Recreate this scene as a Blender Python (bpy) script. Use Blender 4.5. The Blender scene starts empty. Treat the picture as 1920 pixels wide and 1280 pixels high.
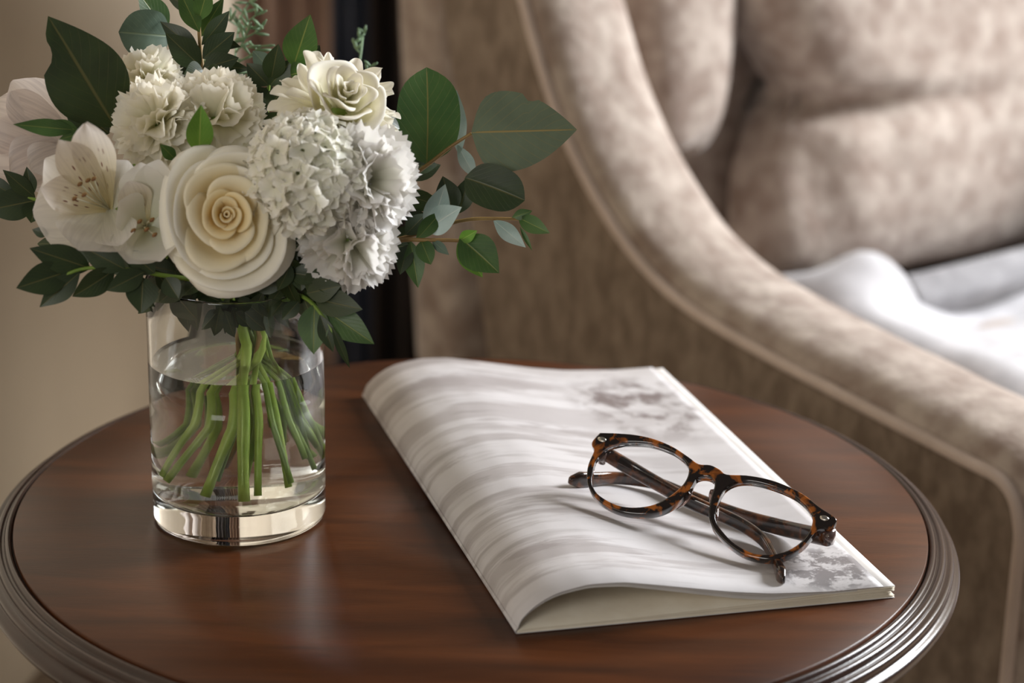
import bpy, math, random
import numpy as np
from mathutils import Vector, Matrix, noise as mnoise
random.seed(7)
rnd = random.uniform
PI = math.pi
C = bpy.context.scene.collection
sc = bpy.context.scene

# ------------------------------------------------------------------ camera, world, light, exposure
CAM_Z, PITCH, ROLL, FPX = 0.50094, 0.32285, 0.02045, 4000.0      # heights are measured from the table top
fw = Vector((0, math.cos(PITCH), -math.sin(PITCH)))
_rt = Vector((1, 0, 0)); _up = _rt.cross(fw)
cr = _rt * math.cos(ROLL) + _up * math.sin(ROLL)
cu = -_rt * math.sin(ROLL) + _up * math.cos(ROLL)
CAM = Vector((0, 0, CAM_Z))
cd = bpy.data.cameras.new('camera'); co = bpy.data.objects.new('camera', cd); C.objects.link(co)
m = Matrix((cr, cu, -fw)).transposed().to_4x4(); m.translation = CAM; co.matrix_world = m
cd.sensor_width = 36; cd.lens = FPX / 1920 * 36; cd.clip_start = 0.05
cd.dof.use_dof = True; cd.dof.focus_distance = 1.205; cd.dof.aperture_fstop = 5.0
sc.camera = co
w = bpy.data.worlds.new('world'); sc.world = w; w.use_nodes = True
bg = w.node_tree.nodes['Background']; bg.inputs[0].default_value = (1.0, 0.95, 0.90, 1); bg.inputs[1].default_value = 0.115

def area(name, loc, target, sx, sy, power, col):
    l = bpy.data.lights.new(name, 'AREA'); l.shape = 'RECTANGLE'; l.size = sx; l.size_y = sy; l.energy = power; l.color = col
    o = bpy.data.objects.new(name, l); C.objects.link(o); o.location = loc
    o.rotation_euler = (Vector(target) - Vector(loc)).to_track_quat('-Z', 'Y').to_euler(); return o
area('window_light', (2.55, 2.35, 1.40), (0.1, 1.3, 0.0), 1.0, 1.3, 210, (0.95, 0.97, 1.0))
area('side_fill_light', (-0.65, -0.35, 0.62), (-0.15, 1.2, 0.18), 0.5, 0.7, 6.5, (1.0, 0.96, 0.9))  # added fill from the front left, brightens the near side of the bouquet
area('wall_fill_light', (-0.10, 2.25, -0.52), (-0.55, 2.3, 0.15), 0.3, 0.3, 1.0, (1.0, 0.95, 0.88))  # added unseen fill low behind the table, brightens left wall and curtain
sc.view_settings.view_transform = 'Standard'; sc.view_settings.look = 'None'
sc.view_settings.gamma = 1.0; sc.view_settings.use_curve_mapping = False
sc.view_settings.exposure = 0.12
cy = sc.cycles
cy.use_denoising = True; cy.max_bounces = 14; cy.transmission_bounces = 12; cy.transparent_max_bounces = 12
cy.diffuse_bounces = 6; cy.glossy_bounces = 6; cy.sample_clamp_indirect = 6.0; cy.blur_glossy = 0.5

# ------------------------------------------------------------------ helpers
def ray(px, py): return fw + cr * ((px - 960) / FPX) - cu * ((py - 640) / FPX)
def PY(px, py, Y): d = ray(px, py); return CAM + d * (Y / d.y)
def PZ(px, py, z): d = ray(px, py); return CAM + d * ((z - CAM_Z) / d.z)

def lin(c):
    return tuple(((x / 255) / 12.92 if x / 255 <= .04045 else ((x / 255 + .055) / 1.055) ** 2.4) for x in c) + (1,)

def empty(name, loc, label, cat, group=None):
    o = bpy.data.objects.new(name, None); C.objects.link(o); o.location = loc; o.empty_display_size = .02
    o['label'] = label; o['category'] = cat
    if group: o['group'] = group
    return o

def mesh(name, v, f, mat, uv=None, smooth=True):
    me = bpy.data.meshes.new(name); me.from_pydata([tuple(p) for p in v], [], f)
    if uv is not None:
        L = me.uv_layers.new(name='UVMap'); idx = [vi for poly in f for vi in poly]
        L.data.foreach_set('uv', [c for i in idx for c in uv[i]])
    me.materials.append(mat)
    if smooth: me.shade_smooth()
    me.update(); return me

def link(name, me, parent=None, M=None, label=None):
    """M is the world placement; parents only carry a translation."""
    o = bpy.data.objects.new(name, me); C.objects.link(o)
    M = M or Matrix.Identity(4)
    if parent is not None:
        o.parent = parent
        base = Vector((0, 0, 0)); q = parent
        while q is not None: base += q.location; q = q.parent
        M = Matrix.Translation(-base) @ M
    o.matrix_basis = M
    if label: o['label'] = label
    return o

def part(name, v, f, mat, parent=None, uv=None, smooth=True, label=None):
    """vertices in world coordinates; object origin put at their middle"""
    c = Vector(np.mean(np.array([tuple(p) for p in v]), axis=0).tolist())
    me = mesh(name, [Vector(p) - c for p in v], f, mat, uv, smooth)
    return link(name, me, parent, Matrix.Translation(c), label)

def grid_faces(nu, nv, closed_u=False, off=0):
    F = []
    for i in range(nu if closed_u else nu - 1):
        for j in range(nv - 1):
            a = i * nv + j; b = ((i + 1) % nu) * nv + j
            F.append((off + a, off + b, off + b + 1, off + a + 1))
    return F

def tube_vf(pts, rad, n=8, cap=True, squash=None, up=None):
    pts = [Vector(p) for p in pts]; V = []; prev = None
    for i, p in enumerate(pts):
        t = (pts[min(i + 1, len(pts) - 1)] - pts[max(i - 1, 0)]).normalized()
        if up is not None: a = Vector(up); a = (a - t * a.dot(t)).normalized()
        elif prev is None:
            a = t.orthogonal().normalized()
        else: a = (prev - t * prev.dot(t)).normalized()
        prev = a; b = t.cross(a)
        r = rad[i] if hasattr(rad, '__len__') else rad
        sq = squash or (1, 1)
        for k in range(n):
            th = 2 * PI * k / n; c, s = math.cos(th), math.sin(th)
            if squash:   # rounded rectangle section
                e = .55; c = math.copysign(abs(c) ** e, c); s = math.copysign(abs(s) ** e, s)
            V.append(p + a * c * r * sq[0] + b * s * r * sq[1])
    F = []
    for i in range(len(pts) - 1):
        for k in range(n):
            F.append((i * n + k, i * n + (k + 1) % n, (i + 1) * n + (k + 1) % n, (i + 1) * n + k))
    if cap: F.append(tuple(range(n))[::-1]); F.append(tuple((len(pts) - 1) * n + k for k in range(n)))
    return V, F

def smooth_path(pts, n=6):
    pts = [Vector(p) for p in pts]; out = []
    for i in range(len(pts) - 1):
        p0 = pts[max(i - 1, 0)]; p1 = pts[i]; p2 = pts[i + 1]; p3 = pts[min(i + 2, len(pts) - 1)]
        for k in range(n):
            t = k / n
            out.append(0.5 * ((2 * p1) + (p2 - p0) * t + (2 * p0 - 5 * p1 + 4 * p2 - p3) * t * t + (-p0 + 3 * p1 - 3 * p2 + p3) * t ** 3))
    out.append(pts[-1]); return out

def interp(x, xs, ys): return float(np.interp(x, xs, ys))

def lathe(name, prof, cx, cy_, mat, parent=None, n=96, closed=True, label=None):
    V = []; F = []
    k = len(prof)
    for i in range(n):
        a = 2 * PI * i / n
        for r, z in prof: V.append((cx + r * math.cos(a), cy_ + r * math.sin(a), z))
    F = grid_faces(n, k, True)
    if closed:
        for i in range(n): F.append((i * k + k - 1, ((i + 1) % n) * k + k - 1, ((i + 1) % n) * k, i * k))
    return part(name, V, F, mat, parent, label=label)

# ------------------------------------------------------------------ materials
def nodes(name):
    mt = bpy.data.materials.new(name); mt.use_nodes = True; nt = mt.node_tree
    return mt, nt, nt.nodes['Principled BSDF']
def N(nt, typ, **kw):
    n = nt.nodes.new(typ)
    for k, v in kw.items():
        if k in n.inputs: n.inputs[k].default_value = v
        else: setattr(n, k, v)
    return n
def ramp(nt, src, stops):
    r = nt.nodes.new('ShaderNodeValToRGB'); e = r.color_ramp.elements
    e[0].position, e[0].color = stops[0]; e[1].position, e[1].color = stops[-1]
    for p, c in stops[1:-1]: x = e.new(p); x.color = c
    nt.links.new(src, r.inputs[0]); return r
def mapping(nt, coord='Object', scale=(1, 1, 1), loc=(0, 0, 0), rot=(0, 0, 0)):
    tc = nt.nodes.new('ShaderNodeTexCoord'); mp = nt.nodes.new('ShaderNodeMapping')
    mp.inputs['Scale'].default_value = scale; mp.inputs['Location'].default_value = loc; mp.inputs['Rotation'].default_value = rot
    nt.links.new(tc.outputs[coord], mp.inputs[0]); return mp.outputs[0]
def bump(nt, bs, h, strength, dist):
    b = N(nt, 'ShaderNodeBump', Strength=strength, Distance=dist); nt.links.new(h, b.inputs['Height']); nt.links.new(b.outputs[0], bs.inputs['Normal'])

def noise_mat(name, c1, c2, scale=20, rough=.8, detail=4, bstr=0, bscale=None, bdist=.002, stretch=(1, 1, 1), sheen=0, lo=.35, hi=.65, spec=.5, coat=0):
    mt, nt, bs = nodes(name); vec = mapping(nt, 'Object', stretch)
    n = N(nt, 'ShaderNodeTexNoise', Scale=scale, Detail=detail); nt.links.new(vec, n.inputs['Vector'])
    r = ramp(nt, n.outputs[0], [(lo, lin(c1)), (hi, lin(c2))]); nt.links.new(r.outputs[0], bs.inputs['Base Color'])
    bs.inputs['Roughness'].default_value = rough; bs.inputs['Specular IOR Level'].default_value = spec
    if sheen: bs.inputs['Sheen Weight'].default_value = sheen; bs.inputs['Sheen Roughness'].default_value = .4
    if coat: bs.inputs['Coat Weight'].default_value = coat; bs.inputs['Coat Roughness'].default_value = .12
    if bstr:
        n2 = N(nt, 'ShaderNodeTexNoise', Scale=bscale or scale, Detail=5); nt.links.new(vec, n2.inputs['Vector']); bump(nt, bs, n2.outputs[0], bstr, bdist)
    return mt

M_wall = noise_mat('plaster', (180, 165, 144), (190, 175, 153), 4, .9)
M_floor = noise_mat('carpet', (120, 104, 86), (140, 122, 102), 60, .95, bstr=.5, bscale=300)
M_drape = noise_mat('taupe_drape', (150, 124, 108), (172, 144, 126), 6, .85)
M_blue = noise_mat('slate_drape', (52, 58, 74), (76, 80, 92), 6, .85)
M_dark = noise_mat('dark_brown_drape', (34, 24, 18), (48, 34, 26), 6, .8)
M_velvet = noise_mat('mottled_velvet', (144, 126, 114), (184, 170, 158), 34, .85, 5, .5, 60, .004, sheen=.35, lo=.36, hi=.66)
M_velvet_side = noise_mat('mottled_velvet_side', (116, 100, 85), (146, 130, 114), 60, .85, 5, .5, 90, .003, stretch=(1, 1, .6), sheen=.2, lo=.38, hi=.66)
M_piping = noise_mat('piping_cord', (196, 178, 166), (208, 190, 178), 30, .7, sheen=.3)
M_throw = noise_mat('throw_wool', (176, 174, 176), (194, 192, 194), 40, .9, bstr=.4, bscale=200, bdist=.001, sheen=.3)
M_throw2 = noise_mat('grey_wool', (128, 126, 128), (150, 148, 150), 40, .9, bstr=.4, bscale=200, bdist=.001, sheen=.3)

def wood(name, dark, mid, light, rough, coat):
    mt, nt, bs = nodes(name); vec = mapping(nt, 'Object', (2.2, 16, 16), rot=(0, 0, .35))
    n = N(nt, 'ShaderNodeTexNoise', Scale=3.0, Detail=7, Distortion=.6); n.inputs['Roughness'].default_value = .6; nt.links.new(vec, n.inputs['Vector'])
    r = ramp(nt, n.outputs[0], [(.25, lin(dark)), (.5, lin(mid)), (.78, lin(light))]); nt.links.new(r.outputs[0], bs.inputs['Base Color'])
    bs.inputs['Roughness'].default_value = rough; bs.inputs['Coat Weight'].default_value = coat; bs.inputs['Coat Roughness'].default_value = .22; bs.inputs['Specular IOR Level'].default_value = .26 if coat < .1 else .4
    v2 = mapping(nt, 'Object', (20, 160, 160), rot=(0, 0, .35)); n2 = N(nt, 'ShaderNodeTexNoise', Scale=5, Detail=4); nt.links.new(v2, n2.inputs['Vector'])
    bump(nt, bs, n2.outputs[0], .12, .0006); return mt
M_top = wood('reddish_wood', (44, 22, 10), (66, 34, 14), (86, 46, 20), .34, .04)
M_rim = wood('dark_rim_wood', (32, 18, 14), (42, 25, 19), (52, 32, 24), .24, .22)

def glass(name, ior, col=(1, 1, 1, 1), rough=0):
    mt, nt, bs = nodes(name); bs.inputs['Transmission Weight'].default_value = 1; bs.inputs['IOR'].default_value = ior
    bs.inputs['Base Color'].default_value = col; bs.inputs['Roughness'].default_value = rough; return mt
M_glass = glass('clear_glass', 1.48, (.985, 1, .99, 1)); M_water = glass('water', 1.33, (.99, 1, .985, 1))

def petal_mat(name, base, tip, trans=.35, speck=False, lo=0., hi=1., rough=.55, veins=0):
    """colour runs from the petal's foot to its edge (its own colour), thin so light passes through"""
    mt, nt, bs = nodes(name); tc = nt.nodes.new('ShaderNodeTexCoord'); sp = nt.nodes.new('ShaderNodeSeparateXYZ'); nt.links.new(tc.outputs['UV'], sp.inputs[0])
    r = ramp(nt, sp.outputs['Y'], [(lo, lin(base)), (hi, lin(tip))]); col = r.outputs[0]
    if veins:
        wv = N(nt, 'ShaderNodeTexNoise', Scale=1.0, Detail=3); mp = nt.nodes.new('ShaderNodeMapping'); mp.inputs['Scale'].default_value = (26, 2.0, 1); nt.links.new(tc.outputs['UV'], mp.inputs[0]); nt.links.new(mp.outputs[0], wv.inputs['Vector'])
        rr = ramp(nt, wv.outputs[0], [(.35, (1 - veins, 1 - veins * 1.05, 1 - veins, 1)), (.6, (1, 1, 1, 1))])
        mx = N(nt, 'ShaderNodeMix', data_type='RGBA', blend_type='MULTIPLY'); mx.inputs[0].default_value = 1
        nt.links.new(col, mx.inputs[6]); nt.links.new(rr.outputs[0], mx.inputs[7]); col = mx.outputs[2]
    if speck:
        mp = nt.nodes.new('ShaderNodeMapping'); mp.inputs['Scale'].default_value = (13, 6.5, 1); nt.links.new(tc.outputs['UV'], mp.inputs[0])
        vo = N(nt, 'ShaderNodeTexVoronoi', Scale=1.0); nt.links.new(mp.outputs[0], vo.inputs['Vector'])
        s1 = ramp(nt, vo.outputs['Distance'], [(.20, (1, 1, 1, 1)), (.30, (0, 0, 0, 1))])
        bl = ramp(nt, sp.outputs['Y'], [(.18, (0, 0, 0, 1)), (.3, (1, 1, 1, 1)), (.66, (1, 1, 1, 1)), (.76, (0, 0, 0, 1))])
        bx = ramp(nt, sp.outputs['X'], [(.24, (0, 0, 0, 1)), (.34, (1, 1, 1, 1)), (.66, (1, 1, 1, 1)), (.76, (0, 0, 0, 1))])
        m1 = N(nt, 'ShaderNodeMath', operation='MULTIPLY'); m2 = N(nt, 'ShaderNodeMath', operation='MULTIPLY')
        nt.links.new(s1.outputs[0], m1.inputs[0]); nt.links.new(bl.outputs[0], m1.inputs[1]); nt.links.new(m1.outputs[0], m2.inputs[0]); nt.links.new(bx.outputs[0], m2.inputs[1])
        mx = N(nt, 'ShaderNodeMix', data_type='RGBA'); nt.links.new(m2.outputs[0], mx.inputs[0]); nt.links.new(col, mx.inputs[6]); mx.inputs[7].default_value = lin((120, 66, 52)); col = mx.outputs[2]
    nt.links.new(col, bs.inputs['Base Color']); bs.inputs['Roughness'].default_value = rough; bs.inputs['Specular IOR Level'].default_value = .3
    tr = nt.nodes.new('ShaderNodeBsdfTranslucent'); nt.links.new(col, tr.inputs[0]); mxs = N(nt, 'ShaderNodeMixShader'); mxs.inputs[0].default_value = trans
    nt.links.new(bs.outputs[0], mxs.inputs[1]); nt.links.new(tr.outputs[0], mxs.inputs[2]); nt.links.new(mxs.outputs[0], nt.nodes['Material Output'].inputs[0]); return mt
M_rose_in = petal_mat('rose_heart', (244, 222, 152), (252, 243, 212), .45)
M_rose_mid = petal_mat('rose_middle', (247, 232, 180), (253, 248, 230), .42)
M_rose_out = petal_mat('rose_outer', (248, 240, 212), (253, 251, 243), .38)
M_carn = petal_mat('carnation_white', (226, 224, 186), (248, 244, 234), .4)
M_carn2 = petal_mat('carnation_cool_white', (222, 222, 196), (244, 242, 240), .4)
M_snow = petal_mat('floret_white', (226, 226, 200), (246, 244, 238), .35)
M_alst = petal_mat('lily_white', (224, 220, 196), (244, 241, 238), .4, veins=.10)
M_alst_s = petal_mat('lily_speckled', (226, 212, 160), (238, 232, 228), .35, speck=True, veins=.1)
M_alst_p = petal_mat('lily_pinkish', (220, 206, 194), (244, 236, 232), .4, veins=.16)

def leaf_mat(name, c1, c2, vein, rough=.42, spec=.5, trans=.12, vw=.02):
    mt, nt, bs = nodes(name); vec = mapping(nt, 'Object'); n = N(nt, 'ShaderNodeTexNoise', Scale=45, Detail=4); nt.links.new(vec, n.inputs['Vector'])
    r = ramp(nt, n.outputs[0], [(.35, lin(c1)), (.65, lin(c2))])
    tc = nt.nodes.new('ShaderNodeTexCoord'); sp = nt.nodes.new('ShaderNodeSeparateXYZ'); nt.links.new(tc.outputs['UV'], sp.inputs[0])
    a = N(nt, 'ShaderNodeMath', operation='SUBTRACT'); a.inputs[1].default_value = .5; nt.links.new(sp.outputs['X'], a.inputs[0])
    b = N(nt, 'ShaderNodeMath', operation='ABSOLUTE'); nt.links.new(a.outputs[0], b.inputs[0])
    rv = ramp(nt, b.outputs[0], [(vw * .5, (1, 1, 1, 1)), (vw * 1.3, (0, 0, 0, 1))])
    # side veins: chevrons off the midrib
    ad = N(nt, 'ShaderNodeMath', operation='MULTIPLY_ADD'); ad.inputs[1].default_value = -1.0; nt.links.new(b.outputs[0], ad.inputs[0]); nt.links.new(sp.outputs['Y'], ad.inputs[2])
    sn = N(nt, 'ShaderNodeMath', operation='MULTIPLY'); sn.inputs[1].default_value = 50; nt.links.new(ad.outputs[0], sn.inputs[0])
    si = N(nt, 'ShaderNodeMath', operation='SINE'); nt.links.new(sn.outputs[0], si.inputs[0])
    rs = ramp(nt, si.outputs[0], [(.93, (0, 0, 0, 1)), (1.0, (.22, .22, .22, 1))])
    mx0 = N(nt, 'ShaderNodeMath', operation='MAXIMUM'); nt.links.new(rv.outputs[0], mx0.inputs[0]); nt.links.new(rs.outputs[0], mx0.inputs[1])
    mx = N(nt, 'ShaderNodeMix', data_type='RGBA'); nt.links.new(mx0.outputs[0], mx.inputs[0]); nt.links.new(r.outputs[0], mx.inputs[6]); mx.inputs[7].default_value = lin(vein)
    nt.links.new(mx.outputs[2], bs.inputs['Base Color']); bs.inputs['Roughness'].default_value = rough; bs.inputs['Specular IOR Level'].default_value = spec
    bump(nt, bs, mx0.outputs[0], .25, .0008)
    tr = nt.nodes.new('ShaderNodeBsdfTranslucent'); nt.links.new(mx.outputs[2], tr.inputs[0]); ms = N(nt, 'ShaderNodeMixShader'); ms.inputs[0].default_value = trans
    nt.links.new(bs.outputs[0], ms.inputs[1]); nt.links.new(tr.outputs[0], ms.inputs[2]); nt.links.new(ms.outputs[0], nt.nodes['Material Output'].inputs[0]); return mt
L_dark = leaf_mat('leaf_dark', (36, 50, 26), (48, 64, 32), (84, 84, 48))
L_mid = leaf_mat('leaf_mid', (50, 78, 34), (68, 98, 44), (110, 120, 60), trans=.2)
L_bright = leaf_mat('leaf_bright', (74, 112, 34), (96, 134, 48), (130, 150, 70), trans=.3)
L_euc = leaf_mat('leaf_eucalyptus', (72, 84, 62), (84, 96, 72), (130, 112, 62), rough=.6, vw=.012)
L_eucg = leaf_mat('leaf_eucalyptus_green', (58, 92, 44), (74, 106, 52), (120, 118, 60), rough=.5, vw=.012)
L_silver = leaf_mat('leaf_silver', (142, 164, 158), (178, 194, 188), (190, 200, 190), rough=.7)
L_grey = leaf_mat('leaf_greygreen', (72, 92, 76), (98, 118, 100), (110, 126, 100), rough=.6)
M_stem = noise_mat('green_stem', (136, 164, 58), (166, 188, 88), 60, .4)
M_pale = noise_mat('pale_green', (120, 130, 80), (150, 156, 108), 60, .6)
M_stem_d = noise_mat('dark_green_stem', (100, 128, 48), (130, 156, 66), 60, .45)
M_twig = noise_mat('brown_twig', (120, 92, 48), (146, 118, 66), 60, .5)
M_fern = noise_mat('fern_grey_green', (96, 124, 92), (128, 156, 118), 60, .6)
M_anther = noise_mat('anther', (150, 120, 60), (110, 70, 40), 200, .6)

def tortoise(name, trans=.0, amber=(158, 88, 26), dark=(26, 15, 9), lo=.47, hi=.6, scale=85):
    mt, nt, bs = nodes(name); vec = mapping(nt, 'Object')
    n = N(nt, 'ShaderNodeTexNoise', Scale=scale, Detail=3, Distortion=.5); nt.links.new(vec, n.inputs['Vector'])
    r = ramp(nt, n.outputs[0], [(lo, lin(dark)), (hi, lin(amber))]); nt.links.new(r.outputs[0], bs.inputs['Base Color'])
    bs.inputs['Roughness'].default_value = .12; bs.inputs['Coat Weight'].default_value = .5; bs.inputs['Coat Roughness'].default_value = .05
    bs.inputs['Transmission Weight'].default_value = trans; return mt
M_tort = tortoise('tortoiseshell', scale=130, lo=.5, hi=.6); M_tort2 = tortoise('tortoiseshell_temple', .1, (112, 66, 36), (30, 20, 16), .44, .66, 110)
M_tort3 = tortoise('clear_smoky_acetate', .8, (190, 160, 150), (120, 96, 90), .3, .7)
mt, nt, bs = nodes('polished_metal'); bs.inputs['Metallic'].default_value = 1; bs.inputs['Roughness'].default_value = .25; bs.inputs['Base Color'].default_value = lin((200, 195, 185)); M_metal = mt
mt, nt, bs = nodes('lens_glass'); tr = nt.nodes.new('ShaderNodeBsdfTransparent'); tr.inputs[0].default_value = (.97, .97, .97, 1); gl = N(nt, 'ShaderNodeBsdfGlossy', Roughness=.02)
fr = N(nt, 'ShaderNodeFresnel', IOR=1.4); mx = nt.nodes.new('ShaderNodeMixShader'); nt.links.new(fr.outputs[0], mx.inputs[0]); nt.links.new(tr.outputs[0], mx.inputs[1]); nt.links.new(gl.outputs[0], mx.inputs[2]); nt.links.new(mx.outputs[0], nt.nodes['Material Output'].inputs[0]); M_lens = mt
M_paper = noise_mat('cream_paper', (226, 216, 196), (234, 226, 208), 60, .75, spec=.2)
M_paper_w = noise_mat('white_paper', (208, 204, 200), (218, 214, 210), 60, .7, spec=.25)

def cover_material():
    mt, nt, bs = nodes('printed_cover'); L = nt.links
    def nz(scale, detail=5, dist=0., rough=.55):
        mp = nt.nodes.new('ShaderNodeMapping'); mp.inputs['Scale'].default_value = scale; L.new(tc.outputs['UV'], mp.inputs[0])
        n = N(nt, 'ShaderNodeTexNoise', Scale=1.0, Detail=detail, Distortion=dist); n.inputs['Roughness'].default_value = rough; L.new(mp.outputs[0], n.inputs['Vector']); return n.outputs[0]
    tc = nt.nodes.new('ShaderNodeTexCoord'); sp = nt.nodes.new('ShaderNodeSeparateXYZ'); L.new(tc.outputs['UV'], sp.inputs[0])
    def blob(u0, v0, su, sv):
        mp = nt.nodes.new('ShaderNodeMapping'); mp.vector_type = 'TEXTURE'; mp.inputs['Location'].default_value = (u0, v0, 0); mp.inputs['Scale'].default_value = (su, sv, 1); L.new(tc.outputs['UV'], mp.inputs[0])
        g = nt.nodes.new('ShaderNodeVectorMath'); g.operation = 'LENGTH'; L.new(mp.outputs[0], g.inputs[0])
        return ramp(nt, g.outputs['Value'], [(0., (1, 1, 1, 1)), (1., (0, 0, 0, 1))]).outputs[0]
    def mul(a, b):
        x = N(nt, 'ShaderNodeMath', operation='MULTIPLY'); L.new(a, x.inputs[0]); L.new(b, x.inputs[1]) if not isinstance(b, float) else setattr(x.inputs[1], 'default_value', b); return x.outputs[0]
    def over(col, fac, c2):
        x = N(nt, 'ShaderNodeMix', data_type='RGBA'); L.new(fac, x.inputs[0]); L.new(col, x.inputs[6]); x.inputs[7].default_value = lin(c2); return x.outputs[2]
    base = ramp(nt, nz((3, 5, 1)), [(.3, lin((192, 188, 188))), (.7, lin((212, 209, 210)))]).outputs[0]
    fade = ramp(nt, sp.outputs['X'], [(0., (1, 1, 1, 1)), (.45, (1, 1, 1, 1)), (.8, (.4, .4, .4, 1)), (1., (.15, .15, .15, 1))]).outputs[0]
    s1 = mul(ramp(nt, nz((.8, 11, 1), 7, .15, .62), [(.50, (0, 0, 0, 1)), (.545, (1, 1, 1, 1))]).outputs[0], fade)
    col = over(base, mul(s1, .62), (160, 153, 152))
    s2 = mul(ramp(nt, nz((2.6, 44, 1), 6, .5), [(.54, (0, 0, 0, 1)), (.72, (1, 1, 1, 1))]).outputs[0], fade)
    col = over(col, mul(s2, .55), (146, 140, 138))
    s3 = mul(ramp(nt, nz((1.2, 9, 1), 7, .2, .62), [(.57, (0, 0, 0, 1)), (.60, (1, 1, 1, 1))]).outputs[0], fade)
    col = over(col, mul(s3, .55), (148, 140, 139))
    # blurred dark foliage-like blotches in the far corner
    b1 = mul(ramp(nt, nz((9, 15, 1), 6, .25, .6), [(.46, (0, 0, 0, 1)), (.6, (1, 1, 1, 1))]).outputs[0], ramp(nt, blob(.80, .80, .26, .22), [(.1, (0, 0, 0, 1)), (.5, (1, 1, 1, 1))]).outputs[0])
    col = over(col, mul(b1, .9), (112, 100, 98))
    # spatter in the near corner
    b2 = mul(ramp(nt, nz((15, 27, 1), 8, .15, .7), [(.46, (0, 0, 0, 1)), (.53, (1, 1, 1, 1))]).outputs[0], ramp(nt, blob(.86, .075, .20, .105), [(.15, (0, 0, 0, 1)), (.45, (1, 1, 1, 1))]).outputs[0])
    col = over(col, mul(b2, .85), (112, 106, 106))
    L.new(col, bs.inputs['Base Color']); bs.inputs['Roughness'].default_value = .5; bs.inputs['Specular IOR Level'].default_value = .35
    bump(nt, bs, nz((420, 700, 1), 3), .18, .0004); return mt
M_cover = cover_material()

# ------------------------------------------------------------------ room
FZ = -0.60
def slab(name, pts, thick, mat, kind='structure'):
    v = [Vector(p) for p in pts]; nrm = (v[1] - v[0]).cross(v[2] - v[0]).normalized() * thick
    V = v + [p - nrm for p in v]; n = len(v)
    F = [tuple(range(n)), tuple(range(2 * n - 1, n - 1, -1))] + [(i, i + n, (i + 1) % n + n, (i + 1) % n) for i in range(n)]
    o = part(name, V, F, mat, smooth=False); o['kind'] = kind; return o
slab('floor', [(-2.5, -1, FZ), (3.5, -1, FZ), (3.5, 4, FZ), (-2.5, 4, FZ)], .05, M_floor)
A0 = Vector((-1.0, -.2, 0)); A1 = Vector((-.36, 2.95, 0))
wd = Vector((.995, -.10, 0)).normalized(); A2 = A1 + wd * 2.9
slab('wall_left', [A0 + Vector((0, 0, FZ)), A1 + Vector((0, 0, FZ)), A1 + Vector((0, 0, 2.0)), A0 + Vector((0, 0, 2.0))], .08, M_wall)
slab('wall_back', [A1 + Vector((0, 0, FZ)), A2 + Vector((0, 0, FZ)), A2 + Vector((0, 0, 2.0)), A1 + Vector((0, 0, 2.0))], .08, M_wall)
def baseboard(name, a, b, side):
    n = (b - a).normalized().cross(Vector((0, 0, 1))) * side * .015
    V = []; 
    for p in (a, b):
        V += [p + Vector((0, 0, FZ)), p + n + Vector((0, 0, FZ)), p + n + Vector((0, 0, FZ + .09)), p + n * .5 + Vector((0, 0, FZ + .10)), p + Vector((0, 0, FZ + .10))]
    F = [(i, (i + 1) % 5, (i + 1) % 5 + 5, i + 5) for i in range(5)] + [(4, 3, 2, 1, 0), (5, 6, 7, 8, 9)]
    o = part(name, V, F, M_wall, smooth=False); o['kind'] = 'structure'
baseboard('baseboard_left', A0, A1, 1); baseboard('baseboard_back', A1, A2, 1)

def drape(name, a, b, folds, depth, mat, label, lean=0):
    a, b = Vector(a), Vector(b); nrm = (b - a).normalized().cross(Vector((0, 0, 1))).normalized(); nu, nz_ = folds * 12 + 1, 14
    V = []
    for i in range(nu):
        s = i / (nu - 1)
        for j in range(nz_):
            z = FZ + .01 + (2.0 - FZ) * j / (nz_ - 1)
            d = depth * (.5 + .5 * math.cos(s * folds * 2 * PI + .5 * math.sin(z * 2.1))) * (1 + .25 * math.sin(5 * s + z))
            V.append(a.lerp(b, s) + nrm * (d + .03) + Vector((0, 0, z)))
    o = part(name, V, grid_faces(nu, nz_), mat)
    sm = o.modifiers.new('thickness', 'SOLIDIFY'); sm.thickness = .004
    o['label'] = label; o['category'] = 'curtain'; return o
def onwall(px): # x position where a pixel column meets the back wall line
    d = ray(px, 300); d = Vector((d.x, d.y, 0)); a = Vector((A1.x, A1.y, 0))
    t = (a.x * wd.y - a.y * wd.x) / (d.x * wd.y - d.y * wd.x); return d * t
drape('taupe_curtain', onwall(432), onwall(636), 4, .05, M_drape, 'taupe pinkish curtain in soft folds behind the top of the bouquet')
drape('slate_curtain', onwall(642), onwall(712), 2, .04, M_blue, 'narrow slate blue curtain edge between the taupe and dark brown drapes')
drape('dark_curtain', onwall(718), onwall(1010), 5, .07, M_dark, 'very dark brown drape hanging behind the back edge of the armchair')

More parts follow.
